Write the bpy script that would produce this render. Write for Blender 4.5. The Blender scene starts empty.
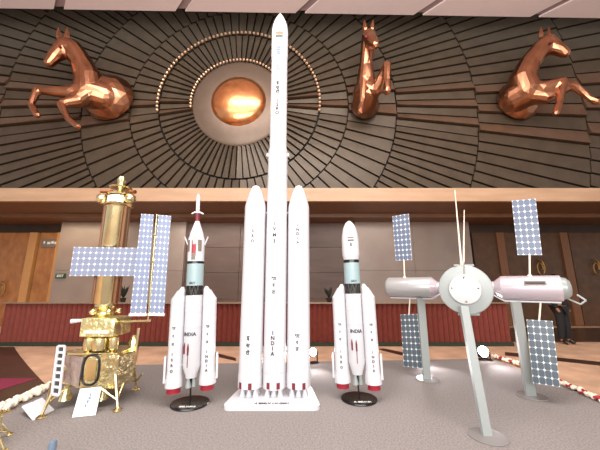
import bpy, bmesh, math, random
from mathutils import Vector, Matrix
random.seed(7)
C = bpy.context.scene.collection
SC = bpy.context.scene
PI = math.pi
# ------------------------------------------------------------------ camera
F = 290.0
PITCH = math.radians(11.5)
CP, SP = math.cos(PITCH), math.sin(PITCH)
H = 1.5
cam = bpy.data.cameras.new('camera')
cam.lens = 36 * F / 600; cam.sensor_width = 36; cam.clip_end = 200
co = bpy.data.objects.new('camera', cam); C.objects.link(co)
co.location = (0, 0, H); co.rotation_euler = (PI / 2 + PITCH, 0, 0)
SC.camera = co

def ray(px, py):
    a = (px - 300) / F; b = (225 - py) / F
    return Vector((a, CP - b * SP, SP + b * CP))
def at(px, py, Y):
    d = ray(px, py); return Vector((0, 0, H)) + d * (Y / d.y)
def gr(px, py, z=0.0):
    d = ray(px, py); return Vector((0, 0, H)) + d * ((z - H) / d.z)

# ------------------------------------------------------------------ materials
def lin(c):
    return tuple((v / 255 / 12.92) if v / 255 <= .04045 else ((v / 255 + .055) / 1.055) ** 2.4 for v in c)
def mat(name, rgb, rough=.5, metal=0., noise=0., scale=20., bump=0., bscale=60., emit=None, rgb2=None, coat=0., stretch=None, spec=None):
    m = bpy.data.materials.new(name); m.use_nodes = True
    nt = m.node_tree; b = nt.nodes['Principled BSDF']
    c = lin(rgb)
    b.inputs['Base Color'].default_value = (*c, 1); b.inputs['Roughness'].default_value = rough
    b.inputs['Metallic'].default_value = metal
    if spec is not None: b.inputs['Specular IOR Level'].default_value = spec
    if coat: b.inputs['Coat Weight'].default_value = coat
    tc = nt.nodes.new('ShaderNodeTexCoord')
    src = tc.outputs['Object']
    if stretch:
        mp = nt.nodes.new('ShaderNodeMapping'); mp.inputs['Scale'].default_value = stretch
        nt.links.new(src, mp.inputs[0]); src = mp.outputs[0]
    if noise or rgb2:
        n = nt.nodes.new('ShaderNodeTexNoise'); n.inputs['Scale'].default_value = scale; n.inputs['Detail'].default_value = 4
        nt.links.new(src, n.inputs['Vector'])
        r = nt.nodes.new('ShaderNodeValToRGB')
        r.color_ramp.elements[0].position = .3; r.color_ramp.elements[1].position = .7
        if rgb2: c0, c1 = c, lin(rgb2)
        else: c0 = tuple(v * (1 - noise) for v in c); c1 = tuple(min(1, v * (1 + noise)) for v in c)
        r.color_ramp.elements[0].color = (*c0, 1); r.color_ramp.elements[1].color = (*c1, 1)
        nt.links.new(n.outputs[0], r.inputs[0]); nt.links.new(r.outputs[0], b.inputs['Base Color'])
    if bump:
        n = nt.nodes.new('ShaderNodeTexNoise'); n.inputs['Scale'].default_value = bscale; n.inputs['Detail'].default_value = 3
        nt.links.new(src, n.inputs['Vector'])
        bp = nt.nodes.new('ShaderNodeBump'); bp.inputs['Strength'].default_value = bump; bp.inputs['Distance'].default_value = .05 if 'foil' in name else .02
        nt.links.new(n.outputs[0], bp.inputs['Height']); nt.links.new(bp.outputs[0], b.inputs['Normal'])
    if emit:
        b.inputs['Emission Color'].default_value = (*lin(emit[0]), 1); b.inputs['Emission Strength'].default_value = emit[1]
    return m

def panel_mat(name, nx, ny, cell, line, dot, dsize=.2):
    m = bpy.data.materials.new(name); m.use_nodes = True
    nt = m.node_tree; b = nt.nodes['Principled BSDF']; b.inputs['Roughness'].default_value = .35
    N = lambda t: nt.nodes.new(t)
    uv = N('ShaderNodeTexCoord'); sp = N('ShaderNodeSeparateXYZ'); nt.links.new(uv.outputs['UV'], sp.inputs[0])
    def mth(op, a, bb=None):
        n = N('ShaderNodeMath'); n.operation = op
        for i, v in enumerate((a, bb)):
            if v is None: continue
            if isinstance(v, (int, float)): n.inputs[i].default_value = v
            else: nt.links.new(v, n.inputs[i])
        return n.outputs[0]
    d = []
    for o, n in ((sp.outputs[0], nx), (sp.outputs[1], ny)):
        f = mth('FRACT', mth('ADD', mth('MULTIPLY', o, float(n)), .5))
        d.append(mth('ABSOLUTE', mth('SUBTRACT', f, .5)))         # distance to nearest grid line
    dots = mth('LESS_THAN', mth('ADD', d[0], d[1]), dsize)
    lines = mth('LESS_THAN', mth('MINIMUM', d[0], d[1]), .05)
    def mix(f, a, bb):
        n = N('ShaderNodeMix'); n.data_type = 'RGBA'; nt.links.new(f, n.inputs[0])
        for i, v in ((6, a), (7, bb)):
            if isinstance(v, tuple): n.inputs[i].default_value = (*lin(v), 1)
            else: nt.links.new(v, n.inputs[i])
        return n.outputs[2]
    nt.links.new(mix(dots, mix(lines, cell, line), dot), b.inputs['Base Color'])
    return m

M = {}
M['carpet'] = mat('grey carpet', (136, 130, 127), .95, noise=.28, scale=55, bump=.3, bscale=300, spec=.1)
M['floor'] = mat('tan polished stone', (206, 168, 138), .45, noise=.2, scale=2.5)
M['inlay_dark'] = mat('dark brown stone', (62, 42, 32), .3, noise=.2, scale=4)
M['inlay_red'] = mat('maroon carpet', (128, 32, 62), .9, noise=.1, scale=80)
M['wood_back'] = mat('brown stone wall', (84, 64, 54), .5, rgb2=(100, 78, 68), scale=2.2, stretch=(.5, 1, 2))
M['back_dark'] = mat('dark wood wall', (58, 40, 28), .5, noise=.2, scale=3)
M['marble'] = mat('pinkish marble', (142, 124, 114), .35, rgb2=(152, 136, 126), scale=1.2)
M['door'] = mat('burl veneer', (150, 92, 46), .35, rgb2=(182, 122, 66), scale=4, stretch=(1, 1, .6))
M['door_dark'] = mat('dark veneer', (74, 48, 28), .4, rgb2=(96, 64, 38), scale=4)
M['frame'] = mat('oak frame', (196, 142, 86), .4, noise=.1, scale=6, stretch=(8, 8, .5))
M['frame_dark'] = mat('walnut frame', (120, 78, 48), .4, noise=.1, scale=6, stretch=(8, 8, .5))
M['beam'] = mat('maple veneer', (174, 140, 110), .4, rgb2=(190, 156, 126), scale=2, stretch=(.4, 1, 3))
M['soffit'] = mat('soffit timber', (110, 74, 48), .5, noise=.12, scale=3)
M['ceiling'] = mat('ceiling plaster', (226, 208, 206), .7, noise=.02, scale=2)
M['joint'] = mat('ceiling joint', (150, 128, 128), .6)
M['mural_back'] = mat('mural backing', (26, 20, 15), .7)
M['slat'] = mat('bronzed slat', (82, 70, 56), .42, metal=.3, noise=.14, scale=2.5)
M['slat_lit_paint'] = mat('bronze slat with painted-in light', (112, 88, 70), .34, metal=.45, noise=.12, scale=2.5)  # lighter colour paints in the bright bands of light on near-horizontal slats
M['slat_plate'] = mat('bronzed plate', (116, 98, 84), .42, metal=.4, noise=.06, scale=4)
M['bead'] = mat('copper bead', (226, 186, 152), .3, metal=.6)
M['copper'] = mat('beaten copper', (226, 156, 104), .25, metal=1, noise=.12, scale=6, bump=.25, bscale=6)
M['horse'] = mat('bronze sheet', (178, 124, 94), .28, metal=1, noise=.2, scale=3)
M['white'] = mat('white gloss paint', (208, 208, 212), .3, coat=.2)
M['disc'] = mat('smoked disc', (128, 124, 122), .25)
M['seam'] = mat('seam grey', (196, 198, 204), .5)
M['ink'] = mat('black lettering', (48, 48, 54), .6)
M['whiteink'] = mat('white lettering', (230, 228, 220), .6, emit=None)
M['red'] = mat('crimson paint', (158, 30, 50), .45)
M['maroon'] = mat('maroon paint', (116, 34, 48), .45)
M['bluegrey'] = mat('blue grey paint', (152, 174, 178), .4)
M['black'] = mat('black gloss', (16, 14, 12), .25)
M['olive'] = mat('dark lattice', (48, 46, 40), .5)
M['lightgrey'] = mat('pale grey metal', (152, 158, 156), .35, metal=.15)
M['silver'] = mat('brushed silver', (190, 190, 190), .3, metal=.4)
M['pinksilver'] = mat('pearl silver', (212, 200, 208), .25, metal=.4)
M['gold'] = mat('gold foil', (238, 226, 178), .2, metal=1, noise=.15, scale=9, bump=.45, bscale=12)
M['goldplain'] = mat('gold tube', (234, 220, 172), .22, metal=1, noise=.1, scale=6)
M['palegold'] = mat('pale crinkled foil', (230, 222, 168), .3, metal=.9, bump=.8, bscale=9)
M['silverfoil'] = mat('silver mauve foil', (186, 172, 168), .3, metal=.5, bump=.7, bscale=8)
M['dark'] = mat('dark plastic', (26, 26, 26), .5)
M['curtain'] = mat('red pleated cloth', (118, 50, 38), .75, noise=.12, scale=8)
M['green'] = mat('dark green base', (40, 46, 30), .8)
M['rail'] = mat('rail metal', (150, 128, 108), .35, metal=.6)
M['leaf'] = mat('dark leaves', (28, 36, 26), .6)
M['petal'] = mat('white flowers', (240, 228, 208), .8, noise=.08, scale=60)
M['redpetal'] = mat('red flowers', (168, 44, 48), .8)
M['paper'] = mat('white card', (236, 238, 244), .5)
M['print'] = mat('grey print', (120, 134, 158), .7)
M['exit'] = mat('exit green', (20, 74, 52), .5)
M['signgrey'] = mat('sign grey', (120, 110, 100), .5)
M['brass'] = mat('brass handle', (190, 150, 90), .3, metal=.8)
M['cloth_dark'] = mat('black clothing', (18, 18, 20), .8)
M['skin'] = mat('skin', (140, 98, 76), .6)
M['post'] = mat('blue grey plastic', (106, 122, 140), .5)
M['lamp'] = mat('lamp lens', (255, 255, 255), .3, emit=((255, 244, 246), 22))
M['panel_wide'] = panel_mat('solar cells wide', 11, 5, (130, 139, 162), (156, 165, 184), (240, 242, 250), .23)
M['panel_tall'] = panel_mat('solar cells tall', 3, 17, (126, 137, 164), (152, 163, 186), (240, 242, 250), .24)
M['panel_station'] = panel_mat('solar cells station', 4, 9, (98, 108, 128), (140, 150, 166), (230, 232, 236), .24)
M['panel_shade'] = panel_mat('solar cells with painted shade', 4, 9, (78, 88, 98), (130, 142, 146), (220, 224, 220), .22)  # station cells with shade painted in, for the wings below the modules

# ------------------------------------------------------------------ helpers
def tag(o, label=None, cat=None, group=None, kind=None):
    if label: o['label'] = label
    if cat: o['category'] = cat
    if group: o['group'] = group
    if kind: o['kind'] = kind
    return o
def thing(name, label, cat, loc, rz=0, group=None):
    o = bpy.data.objects.new(name, None); C.objects.link(o)
    o.location = loc; o.rotation_euler = (0, 0, rz); o.empty_display_size = .1
    return tag(o, label, cat, group)
def build(name, bm, m, parent=None, world=False, smooth=False, label=None):
    """link one mesh object; world=True means the vertices are world coordinates"""
    if parent is not None and world:
        q = parent; off = Vector((0, 0, 0))
        while q is not None: off += q.location; q = q.parent
        bmesh.ops.translate(bm, verts=bm.verts, vec=-off)
    bmesh.ops.recalc_face_normals(bm, faces=bm.faces)
    me = bpy.data.meshes.new(name); bm.to_mesh(me); bm.free()
    for mm in (m if isinstance(m, (list, tuple)) else [m]): me.materials.append(mm)
    if smooth:
        for p in me.polygons: p.use_smooth = True
        try: me.set_sharp_from_angle(angle=math.radians(35))
        except Exception: pass
    o = bpy.data.objects.new(name, me); C.objects.link(o)
    if parent is not None: o.parent = parent
    if label: o['label'] = label
    return o
def struct(name, bm, m, smooth=False):
    return tag(build(name, bm, m, smooth=smooth), kind='structure')
def NB(): return bmesh.new()
def box(bm, c, s, rot=None, bevel=0):
    r = bmesh.ops.create_cube(bm, size=1)
    vs = r['verts']
    mt = Matrix.Translation(c) @ (rot.to_4x4() if rot is not None else Matrix()) @ Matrix.Diagonal((*s, 1))
    bmesh.ops.transform(bm, matrix=mt, verts=vs)
    if bevel:
        es = list({e for v in vs for e in v.link_edges})
        bmesh.ops.bevel(bm, geom=es, offset=bevel, segments=2, affect='EDGES', profile=.6)
    return bm
def frame_of(d):
    d = d.normalized(); up = Vector((0, 0, 1)) if abs(d.z) < .95 else Vector((0, 1, 0))
    x = up.cross(d).normalized(); y = d.cross(x).normalized()
    return Matrix((x, y, d)).transposed()
def lathe(bm, prof, seg=24, mtx=None, cap=True):
    rings = []
    for r, z in prof:
        ring = []
        for k in range(seg):
            a = 2 * PI * k / seg
            p = Vector((r * math.cos(a), r * math.sin(a), z))
            ring.append(bm.verts.new(mtx @ p if mtx is not None else p))
        rings.append(ring)
    for a, b in zip(rings, rings[1:]):
        for k in range(seg):
            bm.faces.new((a[k], a[(k + 1) % seg], b[(k + 1) % seg], b[k]))
    if cap:
        bm.faces.new(rings[0][::-1]); bm.faces.new(rings[-1])
    return bm
def tube(bm, p, q, r0, r1=None, seg=10):
    p, q = Vector(p), Vector(q); d = q - p
    mt = Matrix.Translation(p) @ frame_of(d).to_4x4()
    return lathe(bm, [(r0, 0), (r0 if r1 is None else r1, d.length)], seg, mt)
def path(bm, pts, r, seg=8):
    for a, b in zip(pts, pts[1:]): tube(bm, a, b, r, None, seg)
    return bm
def ball(bm, c, r, s=(1, 1, 1), sub=2):
    q = bmesh.ops.create_icosphere(bm, subdivisions=sub, radius=r)
    bmesh.ops.transform(bm, matrix=Matrix.Translation(c) @ Matrix.Diagonal((*s, 1)), verts=q['verts'])
    return bm
def bar(bm, p, q, w, t, side=Vector((1, 0, 0))):
    """rectangular bar between two points"""
    p, q = Vector(p), Vector(q); d = (q - p).normalized()
    y = d.cross(side).normalized(); x = y.cross(d).normalized()
    vs = []
    for c in (p, q):
        for sx, sy in ((-1, -1), (1, -1), (1, 1), (-1, 1)):
            vs.append(bm.verts.new(c + x * sx * w / 2 + y * sy * t / 2))
    for f in ((3, 2, 1, 0), (4, 5, 6, 7), (0, 1, 5, 4), (1, 2, 6, 5), (2, 3, 7, 6), (3, 0, 4, 7)):
        bm.faces.new([vs[i] for i in f])
    return bm
def slab(bm, tl, tr, br, bl, t):
    """thick quad with uv on both faces"""
    uvl = bm.loops.layers.uv.verify()
    n = (tr - tl).cross(bl - tl).normalized() * t / 2
    P = [tl, tr, br, bl]; uv = [(0, 1), (1, 1), (1, 0), (0, 0)]
    a = [bm.verts.new(p - n) for p in P]; b = [bm.verts.new(p + n) for p in P]
    for ring in (a, b):
        f = bm.faces.new(ring)
        for l, u in zip(f.loops, uv): l[uvl].uv = u
    for k in range(4):
        j = (k + 1) % 4
        f = bm.faces.new((a[k], a[j], b[j], b[k]))
        for l in f.loops: l[uvl].uv = (.5 / 40, .5 / 40)
    return bm
def prism(bm, pts, z0, z1):
    a = [bm.verts.new((p[0], p[1], z0)) for p in pts]; b = [bm.verts.new((p[0], p[1], z1)) for p in pts]
    bm.faces.new(a[::-1]); bm.faces.new(b)
    n = len(pts)
    for k in range(n): bm.faces.new((a[k], a[(k + 1) % n], b[(k + 1) % n], b[k]))
    return bm
def text_bm(s, size, bm=None, thick=.0015):
    """letters lying in the xz plane facing -y, centred on the origin"""
    cu = bpy.data.curves.new('txt', 'FONT'); cu.body = s; cu.size = size; cu.align_x = 'CENTER'; cu.align_y = 'CENTER'
    cu.extrude = thick; cu.resolution_u = 2; cu.offset = size * .03
    o = bpy.data.objects.new('txt', cu); C.objects.link(o)
    bpy.context.view_layer.update()
    dg = bpy.context.evaluated_depsgraph_get()
    me = bpy.data.meshes.new_from_object(o.evaluated_get(dg))
    bpy.data.objects.remove(o); bpy.data.curves.remove(cu)
    b2 = bmesh.new(); b2.from_mesh(me); bpy.data.meshes.remove(me)
    bmesh.ops.transform(b2, matrix=Matrix.Rotation(PI / 2, 4, 'X'), verts=b2.verts)
    return b2
def merge(bm, b2):
    me = bpy.data.meshes.new('tmp'); b2.to_mesh(me); b2.free(); bm.from_mesh(me); bpy.data.meshes.remove(me)
def wrap_text(bm, rows, size, pitch, cx, cy, z_top, r, ang=0):
    """vertical column of letters wrapped on a cylinder of radius r about (cx, cy); ang turns it around"""
    for i, ch in enumerate(rows):
        b2 = text_bm(ch, size)
        for v in b2.verts:
            a = v.co.x / r + ang; rr = r + .0022 - v.co.y
            v.co = Vector((cx + rr * math.sin(a), cy - rr * math.cos(a), z_top - i * pitch + v.co.z))
        merge(bm, b2)
    return bm
def patch(bm, w, h, cx, cy, z, r, ang=0, n=6, t=.003):
    """small rectangle curved onto a cylinder"""
    vs = [[], [], [], []]
    for k in range(n + 1):
        a = ang + (k / n - .5) * w / r
        for j, (rr, zz) in enumerate(((r - .002, -h / 2), (r + t, -h / 2), (r + t, h / 2), (r - .002, h / 2))):
            vs[j].append(bm.verts.new((cx + rr * math.sin(a), cy - rr * math.cos(a), z + zz)))
    for k in range(n):
        for j in range(4):
            q = (j + 1) % 4
            bm.faces.new((vs[j][k], vs[j][k + 1], vs[q][k + 1], vs[q][k]))
    bm.faces.new([vs[j][0] for j in range(4)]); bm.faces.new([vs[j][n] for j in range(3, -1, -1)])
    return bm

# ================================================================== SETTING
FZ = -.02
struct('floor', box(NB(), (0, 5, FZ - .05), (34, 22, .1)), M['floor'])
cp = [gr(-150, 487), gr(101, 365.5), gr(492, 358.5), gr(720, 446)]
prism_pts = [(-7, -3), (cp[0].x, cp[0].y), (cp[1].x, cp[1].y), (cp[2].x, cp[2].y), (cp[3].x, cp[3].y), (7, -3)]
struct('floor_carpet', prism(NB(), prism_pts, FZ, 0), M['carpet'])
# stone inlays in the floor
def inlay(pix, m):
    ps = [gr(x, y, FZ) for x, y in pix]
    return struct('floor_inlay', prism(NB(), [(p.x, p.y) for p in ps], FZ - .004, FZ + .003), m)
inlay([(-120, 347), (14, 347), (20, 356), (29, 367), (40, 379), (50, 389), (10, 404), (-120, 420)], M['inlay_dark'])
red = [gr(x, y, FZ) for x, y in ((-90, 380), (38, 378.5), (-90, 418))]
struct('floor_inlay', prism(NB(), [(p.x, p.y) for p in red], FZ + .003, FZ + .007), M['inlay_red'])
inlay([(376, 349), (384, 348.5), (420, 356), (410, 357.5)], M['inlay_dark'])
inlay([(505, 352), (640, 366), (640, 370), (505, 355.5)], M['inlay_dark'])
inlay([(212, 352), (236, 358), (236, 361), (200, 353)], M['inlay_dark'])
inlay([(500, 328), (700, 328), (700, 342), (500, 342)], M['inlay_dark'])

BW = 11.4                                            # back wall under the balcony
struct('wall_back', box(NB(), (0, BW + .15, 1.95), (32, .3, 3.95)), M['back_dark'])
zb = at(300, 201, 8.0).z; zt = at(300, 188, 8.0).z
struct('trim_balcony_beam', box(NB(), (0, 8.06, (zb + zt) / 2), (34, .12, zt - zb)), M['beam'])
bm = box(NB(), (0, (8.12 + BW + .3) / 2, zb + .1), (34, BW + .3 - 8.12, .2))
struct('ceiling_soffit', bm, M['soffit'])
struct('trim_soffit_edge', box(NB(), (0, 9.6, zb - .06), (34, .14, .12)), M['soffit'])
# stone facing in the middle, marble panels either side
cl, cr = at(183, 225, 11.0).x, at(356, 225, 11.0).x
bm = NB()
for j in range(4):
    for i in range(3):
        w = (cr - cl) / 3; h = zb / 4
        box(bm, (cl + w * (i + .5), 11.2, h * (j + .5)), (w - .012, .36, h - .012))
struct('wall_centre', bm, M['wood_back'])
def marble(x0, x1):
    a, b = at(x0, 260, 10.9).x, at(x1, 260, 10.9).x
    bm = NB()
    for j in range(2):
        for i in range(2):
            w = (b - a) / 2; h = (at(300, 218, 10.9).z) / 2
            box(bm, (a + w * (i + .5), 11.1, h * (j + .5)), (w - .008, .5, h - .008))
    o = struct('wall_marble', bm, M['marble'])
    return a, b
mL = marble(57, 184); mR = marble(356, 472)
# ------------------------------------------------------------------ doors
def door(name, a, b, m, fm, handle):
    """leaf between pixel columns a and b (measured at mid height), at the back wall"""
    Y = 11.32; xa, xb = at(a, 262, Y).x, at(b, 262, Y).x
    zt = zb - .35
    o = struct(name, box(NB(), ((xa + xb) / 2, Y, zt / 2), (xb - xa, .12, zt)), m)
    f = NB(); box(f, (xb + .14, Y - .03, zt / 2), (.30, .2, zt))
    build('door_frame', f, fm, o)
    if handle is not None:
        hx, hy = handle; c = at(hx, hy, Y - .12)
        pts = []
        for k in range(40):
            th = k / 39 * 2.6 * PI; r = .24 - .045 * k / 39 * 2.6
            pts.append(c + Vector((r * math.sin(th) * .7, -.03, r * math.cos(th) * 1.3)))
        h = path(NB(), pts, .022, 6)
        tube(h, pts[0], pts[0] + Vector((0, .12, 0)), .02); tube(h, pts[-1], pts[-1] + Vector((0, .12, 0)), .02)
        build('door_handle', h, M['brass'], o, smooth=True)
door('door_1', -40, 28, M['door'], M['frame'], (1, 290))
door('door_2', 37.5, 56, M['door'], M['frame'], None)
door('door_3', 474, 498, M['door_dark'], M['frame_dark'], None)
door('door_4', 507, 562, M['door_dark'], M['frame_dark'], (540, 268))
door('door_5', 572, 640, M['door_dark'], M['frame_dark'], (596, 268))

# ------------------------------------------------------------------ upper wall and ceiling
MY = 8.35
struct('wall_upper', box(NB(), (0, MY + .27, (zb + .2 + 11.2) / 2), (34, .2, 11.2 - zb - .2)), M['mural_back'])
CZ = 9.78
bm = NB(); JW = .3
for k in range(-7, 8):
    x0, x1 = 3.71 * k + JW / 2, 3.71 * (k + 1) - JW / 2
    def ey(x): return 7.55 + .018 * x
    L = 13.0
    pts = [(x0, ey(x0)), (x0 + L, ey(x0) - L), (x1 + L, ey(x1) - L), (x1, ey(x1))]
    prism(bm, pts, CZ, CZ + .05)
struct('ceiling', bm, M['ceiling'])
bm = prism(NB(), [(-17, 7.2), (-17, -6), (17, -6), (17, 7.8)], CZ + .05, CZ + .3)
struct('ceiling_slab', bm, M['joint'])
struct('trim_ceiling_recess', box(NB(), (0, 7.95, CZ + 1.5), (34, .9, .1)), M['mural_back'])

# ------------------------------------------------------------------ sunburst relief
MX, MZ = at(239, 103, MY).x, 7.22
relief = thing('sunburst_relief', 'huge dark bronze sunburst wall relief of radiating slats around a copper dome', 'wall relief', (MX, MY, MZ))
RINGS = [(1.5, 2.56, 72), (2.62, 3.5, 72), (3.54, 5.05, 72), (5.09, 7.65, 144), (7.69, 11.1, 144), (11.14, 14.5, 160)]
ZLO, ZHI = zt + .01 - MZ, 11.1 - MZ
for ri, (r0, r1, n) in enumerate(RINGS):
    bm = NB(); da = 2 * PI / n; base = .15
    for k in range(n):
        a0 = da * (k + .5 * (ri % 2)); a1 = a0 + da; am = (a0 + a1) / 2
        if r1 * math.sin(am) < ZLO - .6 and r0 * math.sin(am) < ZLO - .3: continue
        if r0 * math.sin(am) > ZHI + .3: continue
        if MX + r0 * math.cos(am) > 13 or MX + r0 * math.cos(am) < -14: continue
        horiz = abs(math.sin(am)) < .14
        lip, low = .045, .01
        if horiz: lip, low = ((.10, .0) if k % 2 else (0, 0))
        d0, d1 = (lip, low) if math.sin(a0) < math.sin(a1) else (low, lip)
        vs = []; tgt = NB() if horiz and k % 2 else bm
        for r in (r0, r1):
            g = .022 / r
            for a, d in ((a0 + g, d0), (a1 - g, d1)):
                vs.append(tgt.verts.new((r * math.cos(a), base, r * math.sin(a))))
                vs.append(tgt.verts.new((r * math.cos(a), .06 - d, r * math.sin(a))))
        # order: 0 a0 back, 1 a0 front, 2 a1 back, 3 a1 front | 4..7 outer
        for f in ((1, 3, 7, 5), (0, 4, 6, 2), (0, 1, 5, 4), (2, 6, 7, 3), (0, 2, 3, 1), (4, 5, 7, 6)):
            tgt.faces.new([vs[i] for i in f])
        if tgt is not bm: build('lit_paint_slat', tgt, M['slat_lit_paint'], relief, label='lighter bronze slat with painted-in light')
    for zc, nn in ((ZLO, (0, 0, -1)), (ZHI, (0, 0, 1))):
        g = bm.verts[:] + bm.edges[:] + bm.faces[:]
        bmesh.ops.bisect_plane(bm, geom=g, plane_co=(0, 0, zc), plane_no=nn, clear_outer=True)
    if ri < 2: build('slat_ring', bm, M['slat'], relief)
    else:
        for sg in (-1, 1):
            b2 = bm.copy()
            bmesh.ops.delete(b2, geom=[v for v in b2.verts if v.co.x * sg < 0], context='VERTS')
            build('slat_arc', b2, M['slat'], relief)
        bm.free()
fr = Matrix.Rotation(PI / 2, 4, 'X')                 # lathe axis turned to face -y
build('centre_plate', lathe(NB(), [(1.5, -.15), (1.5, -.02), (1.44, .03), (.9, .08), (.8, .08)], 72, fr), M['slat_plate'], relief, smooth=True)
build('copper_dome', lathe(NB(), [(.9, .05), (.86, .10)] + [(.84 * math.cos(t), .10 + .26 * math.sin(t)) for t in [i * PI / 20 for i in range(1, 10)]] + [(.01, .36)], 56, fr), M['copper'], relief, smooth=True, label='shining beaten copper dome')
for R, n, s in ((1.53, 46, .045), (2.59, 64, .05)):
    bm = NB()
    for k in range(n + 1):
        a = -.12 + (PI + .24) * k / n * 1.0
        if k % 1: continue
        ball(bm, (R * math.cos(a), -.07, R * math.sin(a)), s, sub=1)
    build('bead_ring', bm, M['bead'], relief, smooth=True)

# ------------------------------------------------------------------ horses
def skin_horse(label, nodes, edges, group='bronze horses on the relief'):
    """nodes: (px, py, depth, radius_px); one closed faceted sheet-metal surface"""
    P = []; R = []
    for px, py, Y, r in nodes:
        p = at(px, py, Y); P.append(p); zc = p.y * CP + (p.z - H) * SP
        R.append(r / F * zc)
    c = P[0].copy(); bm = NB()
    for p, r in zip(P, R): ball(bm, p - c, r, sub=3)
    for a, b in edges:
        tube(bm, P[a] - c, P[b] - c, R[a], R[b], 20)
    me = bpy.data.meshes.new('horse_sculpture'); bm.to_mesh(me); bm.free()
    o = bpy.data.objects.new('horse_sculpture', me); C.objects.link(o)
    m = o.modifiers.new('r', 'REMESH'); m.mode = 'VOXEL'; m.voxel_size = .035
    m = o.modifiers.new('s', 'SMOOTH'); m.iterations = 6; m.factor = .5
    m = o.modifiers.new('d', 'DECIMATE'); m.ratio = .035
    bpy.context.view_layer.update()
    m2 = bpy.data.meshes.new_from_object(o.evaluated_get(bpy.context.evaluated_depsgraph_get()))
    o.modifiers.clear(); o.data = m2; m2.name = 'horse_sculpture'
    bm = bmesh.new(); bm.from_mesh(m2)                # cut flat where the body meets the relief
    bmesh.ops.bisect_plane(bm, geom=bm.verts[:] + bm.edges[:] + bm.faces[:], plane_co=(0, MY - .12 - c.y, 0), plane_no=(0, 1, 0), clear_outer=True)
    es = [e for e in bm.edges if e.is_boundary]
    if es: bmesh.ops.holes_fill(bm, edges=es)
    bm.to_mesh(m2); bm.free()
    m2.materials.clear(); m2.materials.append(M['horse'])
    for p in m2.polygons: p.use_smooth = False
    o.location = c
    tag(o, label, 'horse sculpture', group)
    return o, c
def ears(o, c, pts):
    for (x0, y0, x1, y1, Y) in pts:
        bm = NB(); lathe(bm, [(.045, 0), (.07, .1), (.05, .22), (.008, .36)], 6, Matrix.Translation(at(x0, y0, Y) - c) @ frame_of(at(x1, y1, Y - .05) - at(x0, y0, Y)).to_4x4() @ Matrix.Scale((at(x1, y1, Y) - at(x0, y0, Y)).length / .36, 4))
        build('ear', bm, M['horse'], o)
def eyes(o, c, pts):
    for x, y, Y in pts:
        build('eye', ball(NB(), at(x, y, Y) - c, .045), M['maroon'], o, smooth=True)
# 0 torso, 1 rump, 2 chest, 3 neck base, 4 neck mid, 5 neck top/poll, 6 forehead, 7 nose, 8 muzzle, legs
E = [(0, 1), (0, 2), (2, 3), (3, 4), (4, 5), (5, 6), (6, 7), (7, 8), (2, 9), (9, 10), (10, 11), (11, 12), (2, 13), (13, 14), (14, 15), (15, 16)]
o, c = skin_horse('bronze rearing horse left of the copper dome, facing left', [
    (105, 98, 8.05, 15.5), (114, 103, 8.52, 26), (89, 92, 7.8, 14), (89, 79, 7.75, 12.5), (82, 63, 7.65, 10), (73, 49, 7.55, 9), (66, 47, 7.5, 9), (55, 56, 7.4, 6), (49, 63, 7.35, 4.6),
    (72, 93, 7.5, 6.5), (37, 90, 7.3, 3.8), (31, 105, 7.25, 2.9), (37, 115, 7.2, 3.3),
    (78, 101, 7.55, 7), (61, 104, 7.3, 4), (68, 119, 7.25, 2.9), (78, 127, 7.2, 3.4)], E)
ears(o, c, [(60, 42, 58.5, 29, 7.5), (67, 41, 67.5, 29, 7.55)]); eyes(o, c, [(60, 46, 7.22)])
o, c = skin_horse('bronze rearing horse right of the tall white rocket, facing out with one foreleg raised', [
    (364.5, 104, 8.0, 12.5), (364.5, 109, 8.5, 15.5), (366, 93, 7.7, 13), (366, 81, 7.6, 9.5), (366, 66, 7.5, 6.6), (367, 50, 7.4, 6.4), (369, 37, 7.3, 7.6), (373, 42, 7.05, 5.6), (375, 45, 6.95, 4.4),
    (377, 90, 7.4, 6), (387, 65, 7.0, 4.4), (387, 80, 6.95, 3.6), (387, 91, 6.9, 4.2),
    (361, 88, 7.4, 5), (363, 84, 7.0, 3.6), (362, 103, 6.95, 3), (360, 112, 6.9, 3.4)], E)
ears(o, c, [(365.5, 33, 364.5, 21.5, 7.3), (371.5, 33, 373, 21.5, 7.3)]); eyes(o, c, [(366, 37, 7.05), (372.5, 35, 7.02)])
o, c = skin_horse('bronze rearing horse at the far right of the relief, facing right', [
    (515, 98, 8.05, 15), (512, 106, 8.52, 22), (525, 92, 7.8, 14), (522, 80, 7.75, 12), (529, 64, 7.65, 9.5), (541, 49, 7.55, 9), (547, 44, 7.5, 8.5), (558, 49, 7.4, 6), (565, 53, 7.35, 4.6),
    (543, 88, 7.5, 6.5), (563, 81, 7.3, 4), (560, 102, 7.25, 3), (556, 113, 7.2, 3.4),
    (546, 97, 7.55, 7), (573, 85, 7.3, 4), (589, 98, 7.25, 3), (597, 102, 7.2, 3.4)], E)
ears(o, c, [(541, 38, 541, 28.5, 7.5), (548, 38, 549, 28.5, 7.55)]); eyes(o, c, [(552, 42, 7.25)])

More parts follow.
